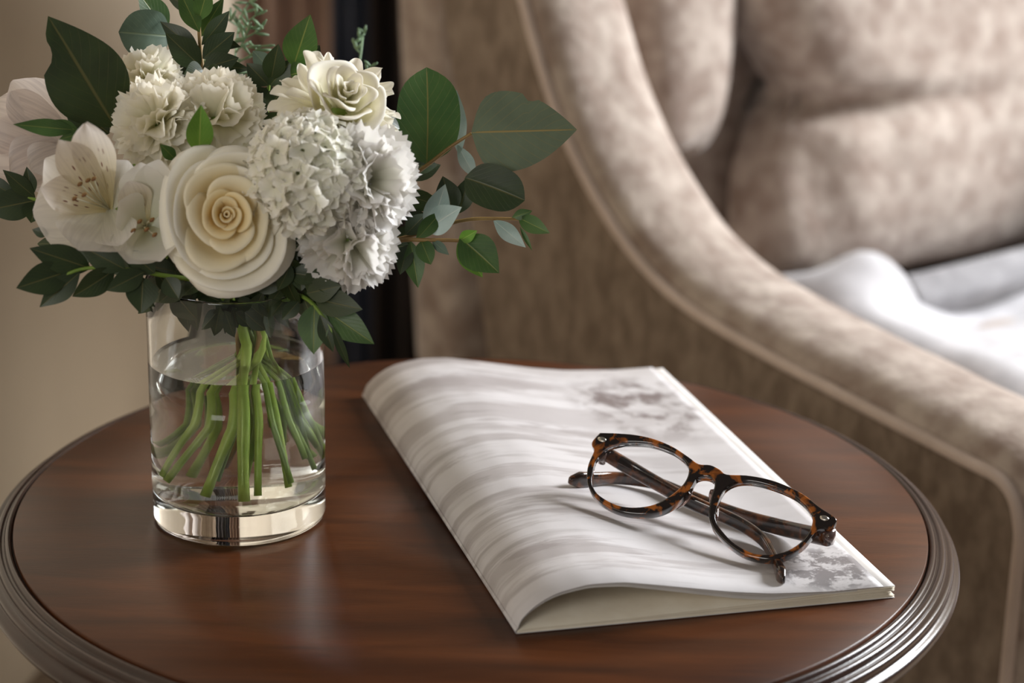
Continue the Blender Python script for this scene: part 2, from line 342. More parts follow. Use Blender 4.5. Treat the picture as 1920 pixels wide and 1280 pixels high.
# ------------------------------------------------------------------ armchair
BO = Vector((.34, 1.40, 0)); DU = Vector((-.573, .819, 0)).normalized(); DN = Vector((.819, .573, 0)).normalized()
def CH(u, n, z): return BO + DU * u + DN * n + Vector((0, 0, z))
arm = empty('armchair', CH(.3, .475, FZ), 'beige velvet armchair with curved piped arm and plump back cushion', 'armchair')
PATH = [(-.033, -.54), (-.034, -.30), (-.034, -.13), (-.032, -.085), (-.015, -.060), (.03, -.055), (.142, -.047), (.266, -.037), (.355, -.023), (.422, .005), (.485, .052), (.535, .108), (.583, .190), (.622, .275), (.655, .36), (.69, .47)]
def arm_path(k=5): return [(p.x, p.y) for p in smooth_path([(u, z, 0) for u, z in PATH], k)]
AP = arm_path()
def side(n0, sgn, first):
    # flat outer panel with a small thickness
    back = [(.80, .49), (.717, .17), (.632, -.152), (.60, -.35), (.585, -.54)]
    poly = AP + back
    V = [CH(u, n0, z) for u, z in poly] + [CH(u, n0 + sgn * .03, z) for u, z in poly]; n = len(poly)
    F = [tuple(range(n)), tuple(range(2 * n - 1, n - 1, -1))] + [(i, (i + 1) % n, (i + 1) % n + n, i + n) for i in range(n)]
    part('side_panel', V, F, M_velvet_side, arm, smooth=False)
    # padded roll along the top and front, bulging between outer seam and inner side
    V = []; NS = 17
    for i, (u, z) in enumerate(AP):
        a = AP[max(i - 1, 0)]; b = AP[min(i + 1, len(AP) - 1)]; t = Vector((b[0] - a[0], b[1] - a[1])).normalized(); nn = Vector((-t.y, t.x))
        for k in range(NS):
            th = PI * k / (NS - 1); w_ = .05 - .05 * math.cos(th); h = .026 * math.sin(th) ** .8
            wr = .0022 * mnoise.noise(Vector((u * 22, z * 22, k * .35))) * math.sin(th)
            if k == NS - 1: h = -.02
            V.append(CH(u + nn.x * (h + wr), n0 + sgn * w_, z + nn.y * (h + wr)))
        V.append(CH(u - nn.x * .12, n0 + sgn * .108, z - nn.y * .12))
    part('arm_roll', V, grid_faces(len(AP), NS + 1), M_velvet, arm)
    # inner side lining
    V = [CH(u, n0 + sgn * .095, min(z, z)) for u, z in AP[20:]]; W = [CH(u + .02, n0 + sgn * .10, -.20) for u, z in AP[20:]]
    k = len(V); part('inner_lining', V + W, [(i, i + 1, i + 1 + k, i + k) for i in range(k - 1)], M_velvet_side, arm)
    V, F = tube_vf([CH(u, n0 - sgn * .002, z) for u, z in AP], .0052, 8); part('piping', V, F, M_piping, arm)
side(0, 1, True); side(.95, -1, False)

def rbox(name, u0, u1, n0, n1, z0, z1, rad, mat, parent, lean=0, nois=0, fs=8, seed=0):
    """soft box in chair coordinates: a subdivided superellipsoid"""
    V = []; NU, NV = 40, 24; e = rad
    cu_, cn, cz = (u0 + u1) / 2, (n0 + n1) / 2, (z0 + z1) / 2; a, b, c = (u1 - u0) / 2, (n1 - n0) / 2, (z1 - z0) / 2
    sg = lambda x, p: math.copysign(abs(x) ** p, x)
    for i in range(NU):
        th = 2 * PI * i / NU
        for j in range(NV + 1):
            ph = -PI / 2 + PI * j / NV
            x = sg(math.cos(ph), e) * sg(math.cos(th), e); y = sg(math.cos(ph), e) * sg(math.sin(th), e); z = sg(math.sin(ph), e)
            d = nois * mnoise.noise(Vector((x * fs, y * fs + seed, z * fs))) if nois else 0
            uu = cu_ + a * x * (1 + d); zz = cz + c * z * (1 + d)
            V.append(CH(uu + lean * (zz - z0), cn + b * y * (1 + d * .3), zz))
    return part(name, V, grid_faces(NU, NV + 1, True), mat, parent)
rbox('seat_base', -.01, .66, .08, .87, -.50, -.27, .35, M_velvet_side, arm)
rbox('seat_cushion', -.03, .66, .105, .845, -.29, -.165, .35, M_velvet, arm)
rbox('backrest', .68, .80, .02, .93, -.45, .52, .35, M_velvet, arm, lean=.10)
rbox('wing_pad', .64, .76, .20, .33, .00, .56, .6, M_velvet, arm, lean=.10, nois=.06, fs=2, seed=5)
rbox('wing_pad', .52, .72, .735, .865, -.26, .50, .55, M_velvet, arm, lean=.22, nois=.06, fs=2, seed=9)
for u, n in ((.03, .06), (.03, .89), (.56, .06), (.56, .89)):
    V, F = tube_vf([CH(u, n, -.50), CH(u, n, FZ)], [.024, .015], 12); part('leg', V, F, M_rim, arm)

def back_cushion():
    V = []; NN, NZ = 60, 56; z0, z1 = -.155, .50
    for j in range(NZ):
        tz = j / (NZ - 1); z = z0 + (z1 - z0) * tz
        nl = interp(z, [-.16, -.11, -.03, .025, .04, .06, .12, .22, .5], [.335, .325, .340, .372, .400, .392, .350, .300, .28]); nr = .80
        crease = math.exp(-((z - .040 - .0) / .013) ** 2)
        for i in range(NN):
            th = 2 * PI * i / NN; c, s = math.cos(th), math.sin(th)
            x = math.copysign(abs(c) ** .55, c); y = math.copysign(abs(s) ** .62, s)
            n = (nl + nr) / 2 + (nr - nl) / 2 * x
            q = (n - nl)
            cf = crease * math.exp(-(q / .14) ** 2) * .045
            endr = (1 - abs(2 * tz - 1) ** 5) ** .5 if 0 < tz < 1 else 0.05
            th_ = .095 * endr
            wr = .007 * mnoise.noise(Vector((n * 9, z * 9, 3))) + .006 * math.exp(-q / .15) * math.sin(q * 70 + z * 40) * math.exp(-((z + .02) / .08) ** 2)
            dd = -th_ * max(y, 0) * (1 + .12 * math.sin(tz * PI)) + cf * (y > 0) + (wr if y > 0 else 0) + th_ * max(-y, 0) * .4
            V.append(CH(.655 + dd + .20 * (z - z0), n, z))
    F = []
    for j in range(NZ - 1):
        for i in range(NN):
            F.append((j * NN + i, j * NN + (i + 1) % NN, (j + 1) * NN + (i + 1) % NN, (j + 1) * NN + i))
    F.append(tuple(range(NN))[::-1]); F.append(tuple((NZ - 1) * NN + i for i in range(NN)))
    bc = part('back_cushion', V, F, M_velvet, arm)
    # welt following the left edge of the cushion
    pts = []
    for z in np.linspace(-.14, .48, 40):
        nl = interp(z, [-.16, -.11, -.03, .025, .04, .06, .12, .22, .5], [.335, .325, .340, .372, .400, .392, .350, .300, .28])
        pts.append(CH(.632 + .20 * (z - z0) - .004, nl + .006, z))
    V, F = tube_vf(pts, .0045, 6); part('welt', V, F, M_velvet, bc)
back_cushion()

def throw():
    V = []; NA, NB = 70, 70; u0, u1, n0, n1 = .0, .585, .11, .80
    for i in range(NA):
        u = u0 + (u1 - u0) * i / (NA - 1)
        for j in range(NB):
            n = n0 + (n1 - n0) * j / (NB - 1)
            z = -.158
            ridge_n = .40 + .0 * u
            z += .062 * math.exp(-((u - .535) / .055) ** 2 - ((n - .395) / .055) ** 2)          # gathered fold by the arm
            z += .026 * math.exp(-((n - (.33 + .10 * (.5 - u))) / .035) ** 2) * (u > .0)         # long soft fold running forward
            z += .006 * math.sin(n * 26 + u * 9) + .004 * mnoise.noise(Vector((u * 14, n * 14, 0)))
            z -= .010 * math.exp(-((u - .47) / .02) ** 2) * (n > .40)
            V.append(CH(u, n, z))
    o = part('throw_blanket', V, grid_faces(NA, NB), M_throw)
    sm = o.modifiers.new('thickness', 'SOLIDIFY'); sm.thickness = .006
    o['label'] = 'soft white and grey throw blanket lying folded on the armchair seat'; o['category'] = 'blanket'
    pts = [CH(.515 + .010 * math.sin(n * 9), n, -.134 + .003 * math.sin(n * 13)) for n in np.linspace(.42, .82, 24)]
    V, F = tube_vf(smooth_path(pts, 2), .021, 14, squash=(1, 1.15))
    r = part('rolled_edge', V, F, M_throw2, o, label='darker grey rolled edge')
throw()

# ------------------------------------------------------------------ side table
TX, TY, TR = -.0216, 1.1864, .270
tab = empty('side_table', (TX, TY, FZ), 'round reddish brown wooden side table with dark ribbed edge moulding', 'table')
lathe('tabletop', [(0.0001, 0), (.10, 0), (.20, 0), (TR - .0006, 0), (TR, -.0006), (TR, -.012), (.0001, -.012)], TX, TY, M_top, tab, 256)
prof = [(TR - .001, -.0035), (TR + .0006, -.0040)]
def bead(r0, z0, r1, z1, h, k=7):
    dx, dz = r1 - r0, z1 - z0; L = math.hypot(dx, dz); nx, nz = -dz / L, dx / L
    if nz < 0: nx, nz = -nx, -nz
    for i in range(k + 1):
        t = i / k; b = math.sin(PI * t) ** .7 * h; prof.append((r0 + dx * t + nx * b, z0 + dz * t + nz * b))
bead(TR + .0008, -.0030, TR + .0050, -.0034, .0024); bead(TR + .0056, -.0042, TR + .0104, -.0062, .0024)
bead(TR + .0108, -.0072, TR + .0152, -.0112, .0024); bead(TR + .0154, -.0124, TR + .0184, -.0200, .0026)
prof += [(TR + .016, -.024), (TR + .010, -.028), (TR - .01, -.030), (TR - .01, -.0035)]
lathe('rim_moulding', prof, TX, TY, M_rim, tab, 256, label='dark stepped rim with four rounded beads')
lathe('apron', [(.22, -.012), (.225, -.03), (.21, -.045), (.0001, -.045), (.0001, -.012)], TX, TY, M_rim, tab, 96)
lathe('pedestal', [(.0001, -.045), (.06, -.045), (.05, -.07), (.025, -.09), (.022, -.14), (.035, -.19), (.045, -.25), (.03, -.32), (.022, -.36), (.036, -.40), (.04, -.48), (.0001, -.48)], TX, TY, M_rim, tab, 48)
for k in range(3):
    a = k * 2 * PI / 3 + .5; d = Vector((math.cos(a), math.sin(a), 0)); c = Vector((TX, TY, 0))
    pts = smooth_path([c + d * .03 + Vector((0, 0, -.42)), c + d * .10 + Vector((0, 0, -.44)), c + d * .19 + Vector((0, 0, -.54)), c + d * .26 + Vector((0, 0, FZ + .015))], 5)
    V, F = tube_vf(pts, [.022 - .008 * i / (len(pts) - 1) for i in range(len(pts))], 10); part('leg', V, F, M_rim, tab)

# ------------------------------------------------------------------ vase with water
VX, VY, VR = -.15896, 1.16473, .0507
vase = empty('vase', (VX, VY, 0), 'clear glass cylinder vase half filled with water on the wooden table', 'vase')
VH, FL, WT, WZ = .147, .0185, .0022, .0975
g = [(.0001, .0012), (VR - .006, .0008), (VR - .003, .0004), (VR - .001, .0018), (VR, .005), (VR, VH - .0012), (VR - .0004, VH - .0002), (VR - WT * .5, VH), (VR - WT + .0004, VH - .0002), (VR - WT, VH - .0012), (VR - WT, FL + .004), (VR - WT - .001, FL + .0012), (VR - WT - .0035, FL), (.0001, FL)]
def dense(p, step):
    o = [p[0]]
    for a, b in zip(p, p[1:]):
        k = max(1, int(math.hypot(b[0] - a[0], b[1] - a[1]) / step))
        for i in range(1, k + 1): o.append((a[0] + (b[0] - a[0]) * i / k, a[1] + (b[1] - a[1]) * i / k))
    return o
lathe('glass', dense(g, .02), VX, VY, M_glass, vase, 160, closed=False)
ir = VR - WT + .00025
wt = [(.0001, FL - .0002), (ir - .0035, FL - .0002), (ir - .001, FL + .001), (ir, FL + .004), (ir, WZ + .0012), (ir - .0012, WZ + .0003), (ir - .003, WZ), (.0001, WZ)]
lathe('water', dense(wt, .02), VX, VY, M_water, vase, 160, closed=False)

# ------------------------------------------------------------------ magazine
SN = PZ(970, 1186, .001); SF = PZ(682, 742, .001); ES = (SF - SN).normalized(); EE = (PZ(1678, 1112, .003) - SN); ML = (SF - SN).length; MW = EE.length; EE.normalize()
mag = empty('magazine', SN + EE * MW / 2 + ES * ML / 2 - Vector((0, 0, SN.z)), 'softcover magazine with grey watercolour stripes, folded back and lying on the table', 'magazine')
UC = [0, .008, .028, .06, .10, .18, .27, .37, .47, .56, .66, .83, .96, 1.0]
ZC = [.0030, .0080, .0130, .0180, .0220, .0252, .0246, .0206, .0165, .0128, .0098, .0076, .0078, .0078]
def ztop(u, v): 
    return interp(u, UC, ZC) * (1.0 + .10 * math.sin(PI * v) * (u < .6) ) if u < .55 else interp(u, UC, ZC)
# smooth the profile
_us = np.linspace(0, 1, 201); _zs = np.array([interp(x, UC, ZC) for x in _us])
for _ in range(14):
    _t = _zs.copy(); _t[3:-1] = .25 * _zs[2:-2] + .5 * _zs[3:-1] + .25 * _zs[4:]; _zs = _t
def ztop(u, v): return interp(u, _us, _zs) + .0012 * math.sin(PI * v) * math.sin(PI * min(u / .55, 1))
def zlow(u): return interp(u, [0, .01, .04, .3, .6, .85, 1.0], [.0016, .0022, .0026, .0030, .0042, .0060, .0062])
US = sorted(set([0, .002, .004, .008, .014, .02, .03, .04] + [round(x, 4) for x in np.linspace(.05, 1, 46)]))
def sheet(name, zf, u1, mat, parent, v0=0, v1=1, th=.00025, label=None, u0=0.0, skew=0.0):
    us = [u0 + (u1 - u0) * x for x in US]; vs = np.linspace(v0, v1, 13); V = []; UV = []
    for u in us:
        for v in vs:
            p = SN + EE * (u * MW + skew * v) + ES * (v * ML); V.append(Vector((p.x, p.y, zf(u, v)))); UV.append((u, v))
    o = part(name, V, grid_faces(len(us), len(vs)), mat, parent, uv=UV, label=label)
    s = o.modifiers.new('thickness', 'SOLIDIFY'); s.thickness = th; s.offset = 0; return o
sheet('front_cover', ztop, .966, M_cover, mag, label='white cover printed with grey watercolour stripes and dark blotches', th=.0005, v1=1.0)
sheet('page', lambda u, v: ztop(u, v) - .0007 - .0010 * u, .955, M_paper_w, mag, v0=.002, v1=.998)
sheet('page', lambda u, v: max(zlow(u) + .0010, ztop(u, v) - .0013 - .0016 * min(1, u * 3) - .004 * max(0, u - .35)), 1.0, M_paper_w, mag, v0=.002, v1=.996)
for k in range(8):
    fr_ = k / 7
    hi_ = lambda u, v, fr_=fr_: .0009 + (zlow(u) - .0009) * fr_ + (.0006 if (fr_ > .5 and u > .9) else 0) * (u - .9) * 10
    sheet('page', hi_, 1.0 - (.008 if 2 <= k <= 3 else 0) + rnd(-.001, .001), M_paper, mag, v0=.001 + rnd(0, .001), v1=.998, th=.0003)
sheet('back_cover', lambda u, v: .0006, 1.0, M_paper_w, mag, th=.0004)
# folded spine closing the left edge
V = []; UV = []
for i in range(9):
    a = PI * .5 + PI * i / 8
    for v in np.linspace(0, 1, 9):
        zt = ztop(0, v); c0 = (zt + .0006) / 2; r0 = (zt - .0006) / 2
        p = SN + EE * (r0 * .8 * math.cos(a)) + ES * (v * ML); V.append(Vector((p.x, p.y, c0 + r0 * math.sin(a)))); UV.append((.001, v))
o = part('spine', V, grid_faces(9, 9), M_cover, mag, uv=UV); s = o.modifiers.new('t', 'SOLIDIFY'); s.thickness = .0004; s.offset = 0

def mag_z(p):
    q = p - SN; q.z = 0; return ztop(max(0, min(1, q.dot(EE) / MW)), max(0, min(1, q.dot(ES) / ML)))
def on_mag(px, py, h=0):
    z = .012
    for _ in range(6): p = PZ(px, py, z + h); z = mag_z(p)
    return PZ(px, py, z + h)

# ------------------------------------------------------------------ eyeglasses
gA = on_mag(1203, 964, .0085); gB = on_mag(1457, 1048, .0075)
gw = (gB - gA).normalized(); gh = Vector((0, 0, 1)).cross(gw).normalized()
TILT = math.radians(40); gv = (gh * math.cos(TILT) + Vector((0, 0, 1)) * math.sin(TILT)); gv = (gv - gw * gv.dot(gw)).normalized(); gn = gw.cross(gv).normalized()
def GP(px, py, off=0):
    d = ray(px, py); t = (gA + gn * off - CAM).dot(gn) / d.dot(gn); return CAM + d * t
def GZ(x, y): return (1040 + x / 3.4286, 780 + y / 3.4286)
specs = empty('eyeglasses', PZ(1330, 950, .016), 'tortoiseshell round-lens eyeglasses lying folded on the magazine', 'eyeglasses')
outer = [(290, 105), (345, 106), (400, 108), (520, 118), (640, 145), (760, 195), (860, 260), (925, 305), (1000, 312), (1060, 340), (1105, 372), (1230, 378), (1360, 400), (1480, 440), (1600, 500), (1700, 580), (1805, 650), (1803, 690), (1770, 722), (1700, 724), (1660, 760), (1600, 830), (1520, 885), (1430, 918), (1320, 915), (1200, 880), (1080, 790), (1008, 700), (990, 620), (1005, 520), (1028, 440), (1010, 400), (960, 385), (912, 398), (885, 440), (850, 490), (780, 560), (680, 612), (560, 630), (420, 612), (300, 555), (230, 480), (206, 400), (215, 310), (252, 220), (238, 185), (245, 155)]
in1 = [(238, 380), (260, 275), (330, 202), (400, 175), (480, 165), (620, 175), (760, 225), (840, 290), (862, 350), (830, 430), (740, 510), (640, 565), (520, 585), (400, 570), (290, 510), (245, 450)]
in2 = [(1030, 620), (1060, 520), (1110, 450), (1200, 417), (1330, 430), (1500, 490), (1600, 560), (1655, 640), (1645, 720), (1590, 800), (1500, 860), (1400, 887), (1280, 880), (1160, 820), (1080, 740), (1040, 680)]
Mg = Matrix((gw, gv, gn)).transposed().to_4x4(); Mg.translation = gA
Mgi = Mg.inverted()
def local(poly): return [Mgi @ GP(*GZ(*p)) for p in poly]
def curve_fill(name, loops, ext, bev, mat, parent, M, label=None, smooth=True):
    cu_ = bpy.data.curves.new(name, 'CURVE'); cu_.dimensions = '2D'; cu_.fill_mode = 'BOTH'; cu_.extrude = ext; cu_.bevel_depth = bev; cu_.bevel_resolution = 2; cu_.offset = -bev
    for lp in loops:
        pts = smooth_path(lp + [lp[0]], 4)[:-1]
        s = cu_.splines.new('POLY'); s.points.add(len(pts) - 1); s.use_cyclic_u = True
        for q, p in zip(s.points, pts): q.co = (p.x, p.y, 0, 1)
    tmp = bpy.data.objects.new('tmp', cu_); me = bpy.data.meshes.new_from_object(tmp); bpy.data.objects.remove(tmp); bpy.data.curves.remove(cu_)
    me.name = name; me.materials.clear(); me.materials.append(mat); o = link(name, me, parent, M, label); return o
Mf = Mg @ Matrix.Translation((0, 0, -.0032))
fr_o = curve_fill('frame', [local(outer), local(in1), local(in2)], .0025, .0008, M_tort, specs, Mf, 'mottled brown and amber tortoiseshell frame')
for lp in (in1, in2): curve_fill('lens', [local(lp)], .0007, .0001, M_lens, specs, Mf)
for px, py in ((1128.5, 823.5), (1545.5, 971)):
    c = GP(px, py, .0003); ang = gw * .0036 * .8 + gv * .0
    V, F = tube_vf([c - gn * .0006, c + gn * .00025, c + gn * .0005], [.0016, .0016, .0010], 12)
    V = [c + (v - c) + gw * ((v - c).dot(gw)) * .7 for v in V]
    part('rivet', V, F, M_metal, specs, label='small silver oval rivet')
# nose pads moulded behind the bridge
for a, b, cc in ((GZ(880, 440), GZ(780, 590), 1), (GZ(1012, 470), GZ(1040, 660), -1)):
    p0 = GP(*a, -.006); p1 = GP(*b, -.008); md = (p0 + p1) / 2 - gn * .003
    V, F = tube_vf(smooth_path([p0, md, p1], 6), [.0010, .0018, .0024, .0027, .0028, .0027, .0026, .0025, .0023, .002, .0016, .0013, .0009], 10); part('nose_pad', V, F, M_tort3, specs)
# temples: hinge block at each corner, folded behind and below
def temple(pts, rad, hinge):
    P = smooth_path(pts, 6); n = len(P); R = [interp(i / (n - 1), [0, .12, .6, .8, .93, 1], rad) for i in range(n)]
    dt = (P[-1] - P[-2]).normalized(); P = P + [P[-1] + dt * .0010, P[-1] + dt * .0016]; R = R[:-1] + [R[-1] * 1.15, R[-1] * .85, R[-1] * .35]
    V, F = tube_vf(P, R, 20, squash=(1.05, .55), up=(0, 0, 1)); t = part('temple', V, F, M_tort2, specs)
    V, F = tube_vf([hinge + gn * .0000, hinge - gn * .0095], [.0036, .0030], 12, squash=(1, .8), up=tuple(gv)); part('hinge_block', V, F, M_tort3, specs, label='smoky translucent hinge end')
    V, F = tube_vf([hinge - gn * .0065 - gv * .003, hinge - gn * .0065 + gv * .002], .0012, 8); part('hinge', V, F, M_metal, t, label='metal hinge')
hl = GP(1126, 848, -.004); hr = GP(1556, 998, -.003)
temple([GP(1136, 850, -.011), on_mag(1195, 885, .019), on_mag(1290, 938, .014), on_mag(1380, 978, .009), on_mag(1428, 1010, .0055), on_mag(1448, 1040, .0040), on_mag(1460, 1066, .0036), on_mag(1468, 1086, .0034)], [.0040, .0042, .0036, .0036, .0050, .0022], hl)
temple([GP(1552, 1008, -.009), on_mag(1470, 990, .0065), on_mag(1380, 965, .0055), on_mag(1290, 930, .0060), on_mag(1230, 906, .0052), on_mag(1160, 896, .0040), on_mag(1110, 898, .0038), on_mag(1070, 900, .0042)], [.0046, .0046, .0036, .0036, .0046, .0022], hr)

# ------------------------------------------------------------------ leaves and petals
SH = {'ovate': ([0, .08, .25, .42, .6, .8, .92, 1], [.02, .42, .86, 1, .90, .52, .22, 0]),
      'round': ([0, .05, .15, .35, .55, .75, .9, 1], [.05, .48, .80, 1, .97, .76, .40, 0]),
      'lance': ([0, .1, .3, .5, .7, .88, 1], [.03, .35, .85, 1, .72, .30, 0]),
      'petal': ([0, .15, .4, .65, .82, .93, 1], [.14, .34, .72, 1, .88, .52, .08]),
      'disc': ([0, .03, .1, .25, .5, .75, .9, .97, 1], [.05, .40, .70, .93, 1, .90, .62, .34, 0]),
      'heart': ([0, .03, .12, .3, .5, .7, .88, 1], [.02, .55, .88, 1, .92, .68, .32, 0])}
def _soft(xs, ys):
    x = np.linspace(0, 1, 121); y = np.interp(x, xs, ys)
    for _ in range(30):
        z = y.copy(); z[2:-2] = (y[:-4] + y[1:-3] + y[2:-2] + y[3:-1] + y[4:]) / 5; y = z
    return x, y
SH = {k: _soft(*v) for k, v in SH.items()}
def blade(base, tip, width, nrm, mat, parent, name='leaf', shape='ovate', fold=.15, bend=.1, wave=0., twist=0., nt_=20, ns=8, label=None, bite=None, cup=0.):
    base, tip, nrm = Vector(base), Vector(tip), Vector(nrm); ax = tip - base; L = ax.length; ax.normalize()
    nrm = (nrm - ax * nrm.dot(ax)).normalized(); sd = ax.cross(nrm); xs, ys = SH[shape]; V = []; UV = []; ph = rnd(0, 6)
    for i in range(nt_ + 1):
        t = i / nt_; wv = interp(t, xs, ys) * width / 2
        for j in range(ns + 1):
            s = -1 + 2 * j / ns; ww = wv
            if bite and bite[0] < t < bite[1] and s * bite[2] > 0: ww = wv * (1 - bite[3] * math.sin(PI * (t - bite[0]) / (bite[1] - bite[0])) ** .5)
            tw = twist * (t - .5); nn = nrm * math.cos(tw) + sd * math.sin(tw); ss = sd * math.cos(tw) - nrm * math.sin(tw)
            h = fold * abs(s) * ww - bend * L * (4 * t * (1 - t)) * -1 * .5 + wave * L * math.sin(s * 2.2 + t * 9 + ph) * abs(s) + cup * ww * s * s
            V.append(base + ax * (L * t) + ss * (s * ww) + nn * h); UV.append((.5 + .5 * s * (wv / (width / 2) * .7 + .3), t))
    return part(name, V, grid_faces(nt_ + 1, ns + 1), mat, parent, uv=UV, label=label)

NECK = PY(470, 642, 1.165)
feet = []
def straight_foot(pts):
    a = smooth_path(pts[:-1], 6); n0, f0 = Vector(pts[-2]), Vector(pts[-1]); bow = Vector((rnd(-.0015, .0015), rnd(-.0015, .0015), 0))
    return a + [n0.lerp(f0, k / 7) + bow * math.sin(PI * k / 7) for k in range(1, 8)]
def stem_to_foot(head, foot, rad, parent, mat, via=None, name='stem', neck_off=None):
    no = neck_off or Vector((rnd(-.007, .007), rnd(-.008, .008), rnd(-.004, .004)))
    pts = [head] + (via or []) + [NECK + no, foot]
    P = straight_foot(pts); V, F = tube_vf(P, [rad * (1 + .08 * math.sin(i * 1.7)) for i in range(len(P))], 10); return part(name, V, F, mat, parent)
def foot(dx, dy, z): return Vector((VX + dx, VY + dy, z))
def view_dir(p): return (CAM - p).normalized()

# --- collar stems and directions for heads
def head_matrix(c, axis, roll=0):
    z = Vector(axis).normalized(); x = Vector((1, 0, 0)); x = (x - z * x.dot(z)).normalized(); y = z.cross(x)
    Mh = Matrix((x, y, z)).transposed().to_4x4(); Mh.translation = c; return Mh @ Matrix.Rotation(roll, 4, 'Z')

def rose_petal(R, H, zb, span, lip, k, mat, seed, ruf=.0, sy=1.0, edge=.2):
    V = []; UV = []; nt_, ns = 12, 16; rs = random.Random(seed); p1, p2 = rs.uniform(0, 6), rs.uniform(0, 6)
    for i in range(nt_ + 1):
        t = i / nt_
        for j in range(ns + 1):
            s = -1 + 2 * j / ns; a = s * span / 2 * (1 - .20 * max(0, (t - .5) / .5) ** 2)
            r = R * (.22 + .78 * math.sin(PI / 2 * t) ** .9) * (1 - k * s * .10)
            hs = H - edge * 1.6 * R * abs(s) ** 4 + ruf * math.sin(3 * s + p1)
            z = zb + (hs - zb) * t; q = max(0, (t - .62) / .38)
            r += lip * q * q * (1 - .7 * s ** 4) + ruf * q * math.sin(4 * s + p2); z -= abs(lip) * .55 * q ** 3
            V.append((r * math.cos(a), r * math.sin(a) * sy, z)); UV.append((.5 + s / 2, t))
    return mesh('petal', V, grid_faces(nt_ + 1, ns + 1), mat, UV)

def build_rose(parent, Mh, scale=1.0, rings=None, sy=1.0, mats=None):
    k = 0; ga = 2.4
    for (n, R, H, span, lip, mi, ruf) in rings:
        for i in range(n):
            a = (k * ga if R < .02 else i * 2 * PI / n + R * 40) + rnd(-.1, .1); k += 1
            rr = R * (1 + .16 * (i / max(n, 1)))
            me = rose_petal(rr, H - .0006 * i, max(-.030, H - .010 - R * .7), span, lip, 1, mats[mi], k, ruf)
            o = link('petal', me, parent, Mh @ Matrix.Scale(scale, 4) @ Matrix.Diagonal((1, sy, 1, 1)) @ Matrix.Translation((rnd(-.05, .05) * R, rnd(-.05, .05) * R, 0)) @ Matrix.Rotation(a, 4, 'Z') @ Matrix.Rotation(rnd(-.08, .08), 4, 'Y'))
            so = o.modifiers.new('t', 'SOLIDIFY'); so.thickness = .0005; so.offset = 0

# the big cream rose
rc = PY(425, 402, 1.095)
rose = empty('rose', foot(.004, -.026, FL + .001), 'large open cream rose leaning over the front rim of the vase', 'flower')
axis = (view_dir(rc) * 1.0 + Vector((.06, 0, .12))).normalized()
Mr = head_matrix(rc, axis)
build_rose(rose, Mr, 1.0, [(2, .0010, .0034, 5.0, .0004, 0, 0), (2, .0026, .003, 3.8, .0010, 0, 0), (3, .0052, .003, 3.2, .0022, 0, 0), (3, .0090, .0022, 2.8, .0030, 0, .0002), (3, .0135, .001, 2.5, .0042, 1, .0004),
    (3, .0185, -.001, 2.5, .0044, 1, .0006), (3, .0232, -.002, 2.6, .0036, 2, .0006), (3, .0278, -.003, 3.0, .0040, 2, .0010), (3, .0268, -.013, 2.7, .0085, 2, .0010)], sy=1.20, mats=[M_rose_in, M_rose_mid, M_rose_out])
for i in range(5):
    a = i * 2 * PI / 5; blade(Mr @ Vector((.004 * math.cos(a), .004 * math.sin(a), -.032)), Mr @ Vector((.026 * math.cos(a), .026 * math.sin(a), -.026)), .009, axis, L_mid, rose, 'sepal', 'lance')
stem_to_foot(Mr @ Vector((0, 0, -.03)), foot(.006, -.028, FL + .004), .0030, rose, M_stem, [NECK + Vector((-.012, -.02, .045))])

CP = {}
def carn_mesh(kind, seed, mat):
    rs = random.Random(seed); V = []; UV = []; nt_, ns = 8, 14; f = rs.uniform(5, 9); ph = rs.uniform(0, 6); A = {'ruff': .17, 'point': .08, 'soft': .12}[kind]; f2 = rs.uniform(11, 16)
    for i in range(nt_ + 1):
        t = i / nt_
        for j in range(ns + 1):
            s = -1 + 2 * j / ns; wd_ = (.10 + .90 * t ** .9) * {'ruff': .95, 'point': .55, 'soft': 1.05}[kind] * .5
            if kind == 'point': wd_ *= (1 - .62 * max(0, (t - .55) / .45) ** 1.6)
            z = t * (1 - .13 * s * s); z += (.05 * t ** 3 * (1 if j % 2 else -1) * (kind != 'point')) * rs.uniform(.6, 1.2)
            y = A * t * t * math.sin(s * f * .5 + ph) + .05 * t * t * math.sin(s * f2 * .5) * (kind == 'ruff') - .16 * t * t
            V.append((s * wd_, y, z)); UV.append((.5 + s / 2, t))
    return mesh('petal', V, grid_faces(nt_ + 1, ns + 1), mat, UV)
